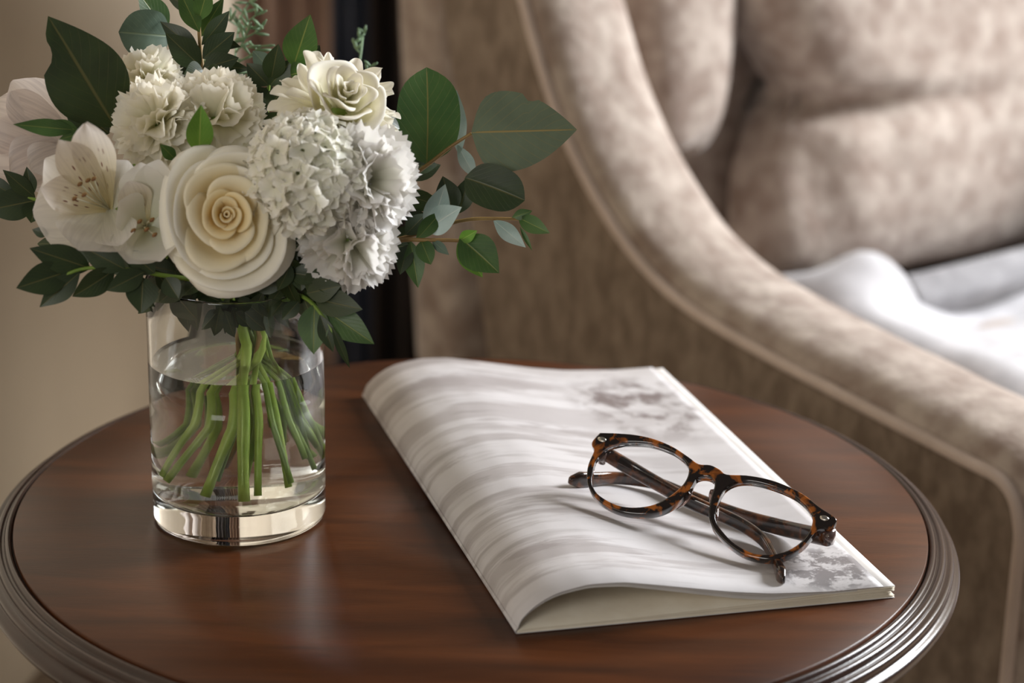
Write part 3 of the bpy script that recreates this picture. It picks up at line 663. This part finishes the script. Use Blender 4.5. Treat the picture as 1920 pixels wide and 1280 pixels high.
def carnation(name, px, py, Y, rpx, axis, label, ft, N_=64, kind='ruff', mat=None, group=None, pmax=115, rx=1.0, ry=1.0, rad=.0019, pmin=0, ret=False, gap=1.0):
    c = PY(px, py, Y); sc_ = (c - CAM).length / FPX; R = rpx * sc_; mat = mat or M_carn
    e = empty(name, ft, label, 'flower', group); key = (kind, mat.name)
    if key not in CP: CP[key] = [carn_mesh(kind, 10 * k + 3, mat) for k in range(7)]
    ms = CP[key]; z = Vector(axis).normalized(); Mh = head_matrix(c - z * R * .35, z)
    S = Matrix.Diagonal((rx, ry, 1, 1))
    for k in range(N_):
        f = (k + .5) / N_; pol = math.radians(pmin + (pmax - pmin) * f ** .62); az = k * 2.39996 + rnd(-.2, .2)
        d = Vector((math.sin(pol) * math.cos(az), math.sin(pol) * math.sin(az), math.cos(pol)))
        # width axis mostly tangential
        tan = Vector((-math.sin(az), math.cos(az), 0)); rd = d.cross(tan); jr = rnd(-.9, .9) * (1 - f * .7)
        x = (tan * math.cos(jr) + rd * math.sin(jr)).normalized(); y = d.cross(x)
        L = R * rnd(.92, 1.10) * gap; wf = rnd(.8, 1.15)
        M_ = Matrix((x * L * wf, y * L, d * L)).transposed().to_4x4()
        link('petal', ms[k % 7], e, Mh @ S @ M_)
    V, F = tube_vf([Mh @ Vector((0, 0, -.012)), Mh @ Vector((0, 0, -.004)), Mh @ Vector((0, 0, .004))], [.0025, .006, .008], 12); part('calyx', V, F, M_stem_d, e)
    stem_to_foot(Mh @ Vector((0, 0, -.01)), ft, rad, e, M_stem if rad > .0016 else M_stem_d, [(Mh @ Vector((0, 0, -.04))).lerp(NECK + Vector((0, 0, .03)), .5)])
    return (e, Mh, R) if ret else e

carnation('carnation', 272, 138, 1.20, 66, (-.15, -.45, .8), 'small ruffled white carnation highest at the left of the bouquet', foot(.030, .022, .03), 46, 'ruff', group=None)
carnation('carnation', 288, 222, 1.155, 84, (-.25, -.75, .5), 'ruffled white carnation directly left of the upright bright green leaf', foot(.026, -.014, .026), 66)
carnation('carnation', 402, 212, 1.165, 90, (.1, -.7, .6), 'ruffled cream white carnation directly behind the upright bright green leaf', foot(.012, -.022, .024), 66, 'soft')
carnation('carnation', 698, 335, 1.120, 106, (.65, -.65, .25), 'densely ruffled white carnation at the right side, beside the round green eucalyptus leaf', foot(-.036, -.012, .030), 84, mat=M_carn2)
carnation('carnation', 664, 462, 1.115, 92, (.35, -.75, -.15), 'ruffled cool white carnation hanging lowest at the right of the rose', foot(-.032, -.004, .025), 78, mat=M_carn2)
# chrysanthemum-like bloom: pointed outer rays with a rose-like heart
e, Mh, R = carnation('chrysanthemum', 640, 185, 1.15, 118, (.25, -.55, .75), 'white bloom with pointed outer petals and a cupped heart, highest at right', foot(-.020, .020, .024), 72, 'point', pmin=40, pmax=112, ret=True)
r2 = PY(655, 168, 1.135); M2 = head_matrix(r2, (.30, -.60, .72))
build_rose(e, M2, 1.0, [(3, .0030, .005, 3.0, .001, 1, .0008), (3, .0062, .0045, 2.6, .002, 1, .0014), (4, .0100, .003, 2.3, .003, 1, .0018), (3, .0145, .000, 2.1, .0035, 1, .0016), (2, .0185, -.003, 2.4, .0045, 0, .0012)], mats=[petal_mat('heart_cream', (238, 234, 204), (250, 247, 238), .35), M_carn])

# ball of small florets (snowball)
def snowball():
    c = PY(576, 326, 1.118); sc_ = (c - CAM).length / FPX; R = 104 * sc_
    ft = foot(-.014, -.018, .022); e = empty('snowball_bloom', ft, 'ball of many tiny white florets immediately right of the cream rose', 'flower')
    V = []; F = []; UV = []
    for p in range(5):
        a = p * 2 * PI / 5; b0 = len(V)
        for i in range(4):
            t = i / 3
            for j in range(4):
                s = -1 + 2 * j / 3; wv = [.10, .40, .46, .14][i]; r = .12 + t * .92
                x = r; y = s * wv; z = .45 * t - .40 * t * t + .28 * s * s * t
                V.append((x * math.cos(a) - y * math.sin(a), x * math.sin(a) + y * math.cos(a), z)); UV.append((.5 + s / 2, .3 + .7 * t))
        F += [(b0 + q[0], b0 + q[1], b0 + q[2], b0 + q[3]) for q in grid_faces(4, 4)]
    me = mesh('floret', V, F, M_snow, UV)
    # dark green heart the florets grow from
    V = []; 
    for i in range(20):
        for j in range(13):
            th = 2 * PI * i / 20; ph = -PI / 2 + PI * j / 12; V.append(c + Vector((math.cos(ph) * math.cos(th), math.cos(ph) * math.sin(th), math.sin(ph))) * R * .80)
    part('flower_head', V, grid_faces(20, 13, True), M_pale, e)
    n = 190
    for k in range(n):
        zz = 1 - 2 * (k + .5) / n; rr = math.sqrt(1 - zz * zz); a = k * 2.39996; d = Vector((rr * math.cos(a), rr * math.sin(a), zz))
        if d.y > .75: continue
        p = c + d * R * rnd(.86, 1.04); s_ = .0078 * rnd(.8, 1.2)
        dd = (d + Vector((rnd(-.55, .55), rnd(-.55, .55), rnd(-.55, .55)))).normalized()
        link('floret', me, e, head_matrix(p, dd, rnd(0, 6)) @ Matrix.Scale(s_, 4))
    stem_to_foot(c + Vector((0, .01, -R * .5)), ft, .0026, e, M_stem, [NECK + Vector((.014, -.008, .05))])
snowball()

# alstroemerias
def alst(name, label, base, tips, ft, mats, stam=None, rad=.0014, bend=.07, nrm_bias=(0, 0, 0)):
    e = empty(name, ft, label, 'flower')
    cen = sum((t[0] for t in tips), Vector()) / len(tips)
    for k, (tip, wd_, mi, sh_) in enumerate(tips):
        nr = (view_dir(base) + Vector(nrm_bias) + (cen - tip).normalized() * .25)
        blade(base, tip, wd_, nr, mats[mi], e, 'petal', sh_, fold=.10, bend=-bend, wave=.012, cup=.12, nt_=16, ns=10)
    if stam:
        for s_ in stam:
            P = smooth_path([base, base.lerp(s_, .5) + Vector((0, -.006, .002)), s_], 5); V, F = tube_vf(P, .00045, 6); f_ = part('stamen', V, F, M_alst, e)
            V, F = tube_vf([s_ - Vector((.0012, 0, .001)), s_, s_ + Vector((.0012, 0, .001))], [.0006, .0013, .0006], 6); part('anther', V, F, M_anther, f_)
    V, F = tube_vf([base + Vector((.012, .02, -.012)), base + Vector((.004, .008, -.004)), base], [.0022, .0035, .0045], 10); part('flower_tube', V, F, M_stem_d, e)
    stem_to_foot(base + Vector((.012, .02, -.012)), ft, rad, e, M_stem_d, [base.lerp(NECK, .6) + Vector((0, .01, .004))])
    return e
b = PY(205, 392, 1.135)
alst('alstroemeria', 'white alstroemeria with brown speckles at the left, facing the camera', b, [
    (PY(62, 400, 1.110), .046, 0, 'petal'), (PY(150, 470, 1.085), .042, 0, 'petal'), (PY(238, 300, 1.12), .026, 0, 'petal'), (PY(225, 460, 1.09), .026, 0, 'petal'),
    (PY(84, 298, 1.112), .030, 0, 'petal'), (PY(160, 230, 1.085), .024, 1, 'petal'), (PY(112, 262, 1.086), .022, 1, 'petal'), (PY(78, 352, 1.088), .022, 1, 'petal')],
    foot(.034, .004, .03), [M_alst, M_alst_s], [PY(150, 345, 1.105), PY(165, 338, 1.105), PY(176, 335, 1.105), PY(158, 365, 1.1), PY(140, 372, 1.1)])
b = PY(275, 425, 1.13)
alst('alstroemeria', 'pale greenish alstroemeria tucked between the speckled bloom and the rose', b, [
    (PY(262, 305, 1.11), .026, 0, 'petal'), (PY(300, 300, 1.11), .024, 0, 'petal'), (PY(222, 380, 1.10), .024, 0, 'petal'), (PY(238, 492, 1.09), .030, 0, 'petal'), (PY(300, 490, 1.09), .030, 0, 'petal'), (PY(240, 340, 1.11), .020, 1, 'petal'), (PY(322, 400, 1.12), .026, 0, 'petal')],
    foot(.020, .030, .03), [M_carn2, M_alst_s], [PY(262, 415, 1.105), PY(275, 430, 1.10), PY(285, 412, 1.105), PY(250, 432, 1.1), PY(290, 440, 1.1)])
b = PY(150, 278, 1.19)
alst('alstroemeria', 'pinkish white veined alstroemeria seen from its side at the far left edge', b, [
    (PY(22, 152, 1.17), .034, 0, 'petal'), (PY(-28, 205, 1.165), .042, 0, 'petal'), (PY(-35, 285, 1.16), .044, 0, 'petal'), (PY(20, 330, 1.155), .040, 0, 'petal'), (PY(70, 168, 1.20), .032, 0, 'petal'), (PY(60, 322, 1.15), .030, 0, 'petal')],
    foot(.038, .012, .035), [M_alst_p, M_alst_s])

# --- foliage: each sprig is a thing; leaf = (base px,py,Y), (tip px,py,Y), width px, material, shape
def sprig(name, label, stem_px, leaves, ft=None, rad=.0015, stem_mat=None, group=None, via=None, cat='foliage', facing=(0, 0, 0)):
    S = [PY(*p) for p in stem_px]; stem_mat = stem_mat or M_stem_d
    ft = ft or foot(rnd(-.03, .03), rnd(-.02, .03), .03)
    e = empty(name, ft, label, cat, group)
    P = straight_foot(([NECK + Vector((rnd(-.008, .008), rnd(-.008, .008), rnd(0, .006)))] + (via or []) + S)[::-1] + [ft])[::-1]
    n = len(P); V, F = tube_vf(P, [rad * (1.15 - .6 * i / n) for i in range(n)], 8); part('stem', V, F, stem_mat, e)
    for lf in leaves:
        (b, t, wpx, mat, sh_) = lf[:5]; kw = lf[5] if len(lf) > 5 else {}
        B, T = PY(*b), PY(*t); wd_ = wpx * (B - CAM).length / FPX
        fc = kw.pop('face', (0, 0, 0)); kw = dict(fold=kw.get('fold', .14), bend=kw.get('bend', .08), twist=kw.get('twist', 0), bite=kw.get('bite'), wave=kw.get('wave', .0))
        blade(B, T, wd_, view_dir(B) + Vector(fc) + Vector(facing), mat, e, 'leaf', sh_, **kw)
    return e

sprig('broad_leaf_sprig', 'big dark glossy torn leaf pointing up left above the alstroemeria', [(330, 420, 1.16), (235, 280, 1.165), (212, 236, 1.17)],
      [((216, 238, 1.17), (90, 30, 1.15), 152, L_dark, 'ovate', dict(fold=.10, bite=(.66, .86, -1, .38))), ((205, 250, 1.18), (120, 190, 1.18), 76, L_dark, 'ovate')])
sprig('round_leaf_sprig', 'grey green rounded leaf at the top left, above the small carnation', [(360, 400, 1.18), (330, 180, 1.215), (318, 62, 1.225)],
      [((318, 68, 1.225), (222, 60, 1.21), 92, L_grey, 'disc', dict(bend=.2)), ((312, 62, 1.225), (258, -15, 1.22), 60, L_mid, 'ovate', dict(face=(.8, 0, 0))), ((222, 130, 1.21), (206, 105, 1.215), 16, L_dark, 'ovate')])
sprig('ruscus_sprig', 'dark green leafy sprig reaching out of the top of the photo', [(420, 400, 1.19), (380, 130, 1.215), (371, 20, 1.22), (362, -40, 1.22)],
      [((376, 124, 1.21), (310, 62, 1.20), 52, L_dark, 'ovate'), ((376, 100, 1.215), (300, 40, 1.22), 40, L_dark, 'lance'), ((374, 60, 1.21), (335, -20, 1.205), 40, L_mid, 'lance'), ((372, 40, 1.21), (392, -30, 1.2), 38, L_mid, 'lance'),
       ((380, 110, 1.21), (440, 60, 1.22), 46, L_dark, 'ovate'), ((380, 128, 1.205), (448, 108, 1.21), 44, L_dark, 'ovate'), ((378, 84, 1.215), (430, 20, 1.225), 38, L_dark, 'lance', dict(face=(.5, 0, 0))), ((372, 30, 1.215), (340, -30, 1.22), 30, L_dark, 'lance'),
       ((380, 130, 1.20), (345, 140, 1.19), 40, L_dark, 'ovate'), ((384, 140, 1.2), (420, 150, 1.19), 50, L_dark, 'ovate'), ((374, 70, 1.225), (420, -5, 1.23), 34, L_mid, 'lance'), ((378, 95, 1.22), (318, 108, 1.22), 36, L_dark, 'lance'), ((382, 70, 1.23), (452, 88, 1.23), 30, L_dark, 'lance'), ((372, 20, 1.22), (312, -8, 1.225), 30, L_dark, 'lance'), ((382, 120, 1.225), (470, 130, 1.22), 34, L_dark, 'lance')], stem_mat=M_twig)
sprig('pointed_leaf_sprig', 'upright pointed green leaf above the gap between the top blooms', [(520, 420, 1.18), (540, 240, 1.19), (552, 128, 1.19)],
      [((550, 125, 1.19), (582, 27, 1.18), 66, L_mid, 'ovate', dict(fold=.2)), ((560, 132, 1.19), (600, 85, 1.195), 48, L_dark, 'ovate'), ((545, 140, 1.19), (586, 130, 1.17), 44, L_mid, 'ovate')])
sprig('dark_leaf_sprig', 'cluster of small dark leaves between the two upper groups of white blooms', [(500, 420, 1.18), (500, 230, 1.2), (508, 110, 1.2)],
      [((508, 150, 1.2), (522, 82, 1.195), 44, L_dark, 'ovate'), ((506, 160, 1.2), (548, 112, 1.2), 42, L_dark, 'ovate'), ((504, 160, 1.2), (462, 118, 1.2), 40, L_dark, 'ovate'), ((502, 190, 1.195), (470, 165, 1.19), 36, L_dark, 'ovate'), ((502, 200, 1.195), (535, 165, 1.19), 38, L_dark, 'ovate'),
       ((500, 225, 1.19), (472, 205, 1.18), 34, L_dark, 'ovate'), ((500, 235, 1.19), (524, 210, 1.18), 36, L_dark, 'ovate'), ((506, 130, 1.205), (474, 95, 1.21), 34, L_grey, 'lance'), ((498, 260, 1.18), (478, 232, 1.17), 34, L_dark, 'ovate'), ((498, 270, 1.18), (515, 245, 1.17), 34, L_mid, 'ovate')])
sprig('single_bright_leaf', 'bright green pointed leaf standing upright just behind the rose', [(410, 470, 1.14), (378, 330, 1.135), (373, 282, 1.13)],
      [((373, 286, 1.125), (377, 196, 1.12), 52, L_bright, 'ovate', dict(fold=.3)), ((330, 300, 1.135), (300, 270, 1.13), 26, L_mid, 'lance')])
sprig('eucalyptus_branch', 'eucalyptus branch with two large round leaves reaching right', [(600, 430, 1.165), (740, 350, 1.18), (800, 310, 1.18), (845, 275, 1.18), (884, 250, 1.18)],
      [((884, 248, 1.18), (1082, 243, 1.17), 154, L_euc, 'heart', dict(fold=.06, bend=.03, bite=(.50, .62, -1, .16))), ((800, 306, 1.185), (800, 126, 1.19), 126, L_eucg, 'disc', dict(fold=.08, face=(.3, 0, 0))),
       ((862, 292, 1.2), (856, 168, 1.205), 34, L_silver, 'lance', dict(twist=.4)), ((858, 272, 1.2), (893, 336, 1.2), 30, L_silver, 'lance')], rad=.0016, stem_mat=M_twig, ft=foot(.0, .034, .03))
sprig('toothed_leaf_branch', 'thin twig with dark leaf and silvery leaves low at the right', [(600, 470, 1.14), (740, 450, 1.15), (860, 415, 1.16), (930, 410, 1.16), (985, 412, 1.16)],
      [((872, 333, 1.165), (984, 376, 1.155), 88, L_dark, 'disc', dict(face=(0, 0, .3))), ((800, 432, 1.15), (866, 388, 1.14), 56, L_silver, 'ovate', dict(face=(-.2, 0, .3))), ((805, 440, 1.15), (835, 345, 1.16), 50, L_silver, 'ovate'),
       ((972, 408, 1.16), (1031, 437, 1.15), 34, L_mid, 'ovate'), ((925, 412, 1.16), (986, 464, 1.15), 34, L_silver, 'lance'), ((960, 408, 1.16), (998, 395, 1.16), 22, L_mid, 'lance'), ((975, 425, 1.16), (998, 470, 1.155), 10, L_mid, 'lance')], stem_mat=M_twig, ft=foot(.01, .036, .04))
sprig('small_leaf_branch', 'twig with curled light green leaves at the lower right of the white blooms', [(600, 480, 1.13), (740, 452, 1.14), (800, 450, 1.14), (870, 452, 1.14), (890, 462, 1.14)],
      [((862, 445, 1.14), (936, 512, 1.13), 76, L_mid, 'ovate', dict(face=(0, 0, .3))), ((860, 452, 1.14), (895, 432, 1.135), 26, L_bright, 'lance'), ((858, 455, 1.14), (905, 520, 1.135), 40, L_bright, 'ovate'), ((790, 452, 1.14), (808, 496, 1.13), 36, L_mid, 'round'), ((770, 452, 1.14), (784, 540, 1.13), 42, L_mid, 'lance'),
       ((765, 458, 1.14), (750, 515, 1.13), 34, L_dark, 'ovate'), ((810, 450, 1.14), (842, 478, 1.135), 20, L_grey, 'lance'), ((780, 450, 1.14), (830, 395, 1.15), 34, L_mid, 'lance'), ((760, 440, 1.15), (800, 400, 1.16), 36, L_dark, 'ovate'), ((850, 400, 1.17), (830, 330, 1.18), 50, L_dark, 'ovate'), ((860, 400, 1.175), (880, 330, 1.18), 40, L_dark, 'ovate')], stem_mat=M_twig, ft=foot(.016, .034, .04))
sprig('drooping_leaf_sprig', 'sprig of glossy green leaves hanging over the right side of the vase rim', [(540, 560, 1.13), (575, 560, 1.115), (610, 600, 1.105), (640, 650, 1.10)],
      [((590, 570, 1.11), (588, 664, 1.10), 62, L_mid, 'ovate', dict(face=(-.2, 0, .3))), ((600, 575, 1.11), (702, 645, 1.10), 60, L_mid, 'ovate'), ((590, 560, 1.11), (680, 580, 1.10), 54, L_dark, 'ovate'), ((575, 550, 1.11), (640, 535, 1.105), 48, L_dark, 'ovate'), ((622, 612, 1.10), (656, 690, 1.10), 18, L_dark, 'lance'),
       ((560, 565, 1.115), (528, 600, 1.11), 30, L_dark, 'ovate'), ((600, 590, 1.105), (625, 660, 1.10), 34, L_dark, 'lance'), ((565, 545, 1.11), (560, 480, 1.12), 44, L_dark, 'ovate'), ((575, 545, 1.11), (615, 500, 1.11), 44, L_dark, 'ovate')], ft=foot(-.026, .028, .04))
sprig('lower_left_sprig', 'dark leafy sprig stretching left below the speckled alstroemeria', [(400, 540, 1.13), (300, 515, 1.11), (215, 503, 1.10), (150, 505, 1.095), (95, 530, 1.09)],
      [((130, 508, 1.095), (30, 540, 1.08), 62, L_dark, 'ovate'), ((150, 510, 1.095), (74, 576, 1.085), 48, L_dark, 'lance'), ((170, 503, 1.10), (55, 465, 1.09), 56, L_dark, 'ovate'), ((215, 505, 1.10), (135, 556, 1.09), 52, L_dark, 'ovate', dict(face=(0, 0, -.4))), ((235, 505, 1.10), (150, 460, 1.10), 52, L_dark, 'ovate'),
       ((270, 510, 1.10), (200, 545, 1.09), 44, L_dark, 'ovate'), ((268, 520, 1.10), (264, 588, 1.09), 62, L_dark, 'ovate'), ((290, 512, 1.105), (240, 470, 1.105), 44, L_dark, 'ovate'), ((310, 520, 1.105), (335, 560, 1.10), 40, L_dark, 'ovate'), ((90, 440, 1.11), (60, 430, 1.11), 20, L_dark, 'ovate')], ft=foot(.028, .026, .04))
sprig('edge_leaf_sprig', 'dark leaves entering at the left edge below the pinkish alstroemeria', [(300, 470, 1.16), (160, 420, 1.17), (70, 375, 1.15), (-20, 360, 1.15)],
      [((66, 370, 1.15), (5, 318, 1.145), 34, L_dark, 'lance'), ((60, 368, 1.15), (50, 312, 1.15), 28, L_dark, 'lance'), ((70, 375, 1.15), (-30, 395, 1.14), 60, L_dark, 'ovate'), ((68, 378, 1.15), (58, 418, 1.14), 44, L_dark, 'ovate'), ((30, 368, 1.15), (-40, 330, 1.15), 34, L_dark, 'lance')], ft=foot(.03, .016, .04))
sprig('side_bud_leaf', 'narrow green leaf pointing left in front of the pinkish alstroemeria', [(320, 440, 1.15), (200, 300, 1.15), (142, 246, 1.145)],
      [((145, 244, 1.145), (24, 233, 1.13), 34, L_mid, 'lance', dict(bend=.1)), ((148, 246, 1.145), (95, 225, 1.14), 24, L_mid, 'lance'), ((150, 250, 1.145), (110, 262, 1.14), 20, L_mid, 'lance')], ft=foot(.032, -.004, .04))

def feathery(name, label, pts, n, spread, mat, ft):
    S = [PY(*p) for p in pts]; e = empty(name, ft, label, 'foliage'); P = smooth_path([ft, NECK] + S, 6); V, F = tube_vf(P, .0007, 6); part('stem', V, F, mat, e)
    tail = P[-6 * (len(pts) - 1):]
    for k in range(n):
        b_ = tail[int(k * (len(tail) - 1) / n)]; d = Vector((rnd(-1, 1), rnd(-.6, .6), rnd(.1, 1))).normalized() * spread * rnd(.6, 1)
        Q = smooth_path([b_, b_ + d * .5 + Vector((rnd(-.004, .004), 0, rnd(-.004, .004))), b_ + d + Vector((rnd(-.006, .006), 0, rnd(-.004, .006)))], 4)
        V, F = tube_vf(Q, .0006, 5); fr = part('frond', V, F, mat, e)
        for q in Q[2::2]:
            for _ in range(2):
                d2 = Vector((rnd(-1, 1), rnd(-.5, .5), rnd(-.2, 1))).normalized() * spread * .28; V, F = tube_vf([q, q + d2 * .6, q + d2], [.0005, .0011, .0005], 5); part('leaflet', V, F, mat, fr)
feathery('feathery_sprig', 'soft feathery grey green sprig blurred behind the top centre', [(440, 300, 1.24), (440, 120, 1.30), (450, 30, 1.34)], 11, .032, M_fern, foot(.006, .036, .05))
feathery('feathery_sprig', 'thin wispy pale green sprig behind the highest white bloom', [(600, 300, 1.24), (665, 150, 1.31), (680, 70, 1.34)], 4, .020, M_fern, foot(-.006, .036, .05))

# filler foliage packed around the collar of the vase
def filler(name, label, x0, x1, y0, y1, Y, n, mat, ft, size=(34, 58)):
    e = empty(name, ft, label, 'foliage'); cen = PY((x0 + x1) / 2, (y0 + y1) / 2, Y)
    P = smooth_path([ft, NECK + Vector((rnd(-.008, .008), .004, .004)), cen], 6); V, F = tube_vf(P, .0012, 8); part('stem', V, F, M_stem_d, e)
    for k in range(n):
        x, y, yy = rnd(x0, x1), rnd(y0, y1), Y + rnd(-.015, .02); b_ = PY(x, y, yy); a = rnd(0, 2 * PI); l = rnd(*size) * .0003
        d = Vector((math.cos(a), rnd(-.5, .5), math.sin(a) * .8)).normalized() * l * 1.4
        blade(b_, b_ + d, l * .85, view_dir(b_) + Vector((rnd(-.7, .7), 0, rnd(-.5, .7))), mat, e, 'leaf', 'ovate', nt_=7, ns=4)
    return e
filler('filler_greenery', 'small dark leaves filling the vase mouth left of the rose', 300, 400, 500, 560, 1.135, 26, L_dark, foot(.012, .028, .04))
filler('filler_greenery', 'small dark leaves filling the vase mouth right of the rose', 520, 620, 470, 565, 1.125, 34, L_dark, foot(-.018, .028, .04))
filler('filler_greenery', 'dense dark leaves filling the middle of the bouquet behind the rose', 400, 620, 350, 540, 1.165, 60, L_dark, foot(-.004, .03, .04))
filler('filler_greenery', 'small dark leaves behind the speckled alstroemeria at the left', 110, 330, 330, 490, 1.17, 40, L_dark, foot(.02, .024, .04))
filler('filler_greenery', 'dark leaves deep behind the ruffled carnations at the right', 560, 770, 240, 480, 1.18, 44, L_dark, foot(-.03, .02, .04))
filler('filler_greenery', 'dark leaves deep behind the small carnations at the upper left', 240, 480, 150, 330, 1.20, 40, L_dark, foot(.028, .01, .04))
filler('leafy_neck', 'dark stripped stems and leaves bunched inside the vase neck above the water', 398, 515, 558, 600, 1.155, 130, L_dark, foot(.002, .022, .04), (22, 36))
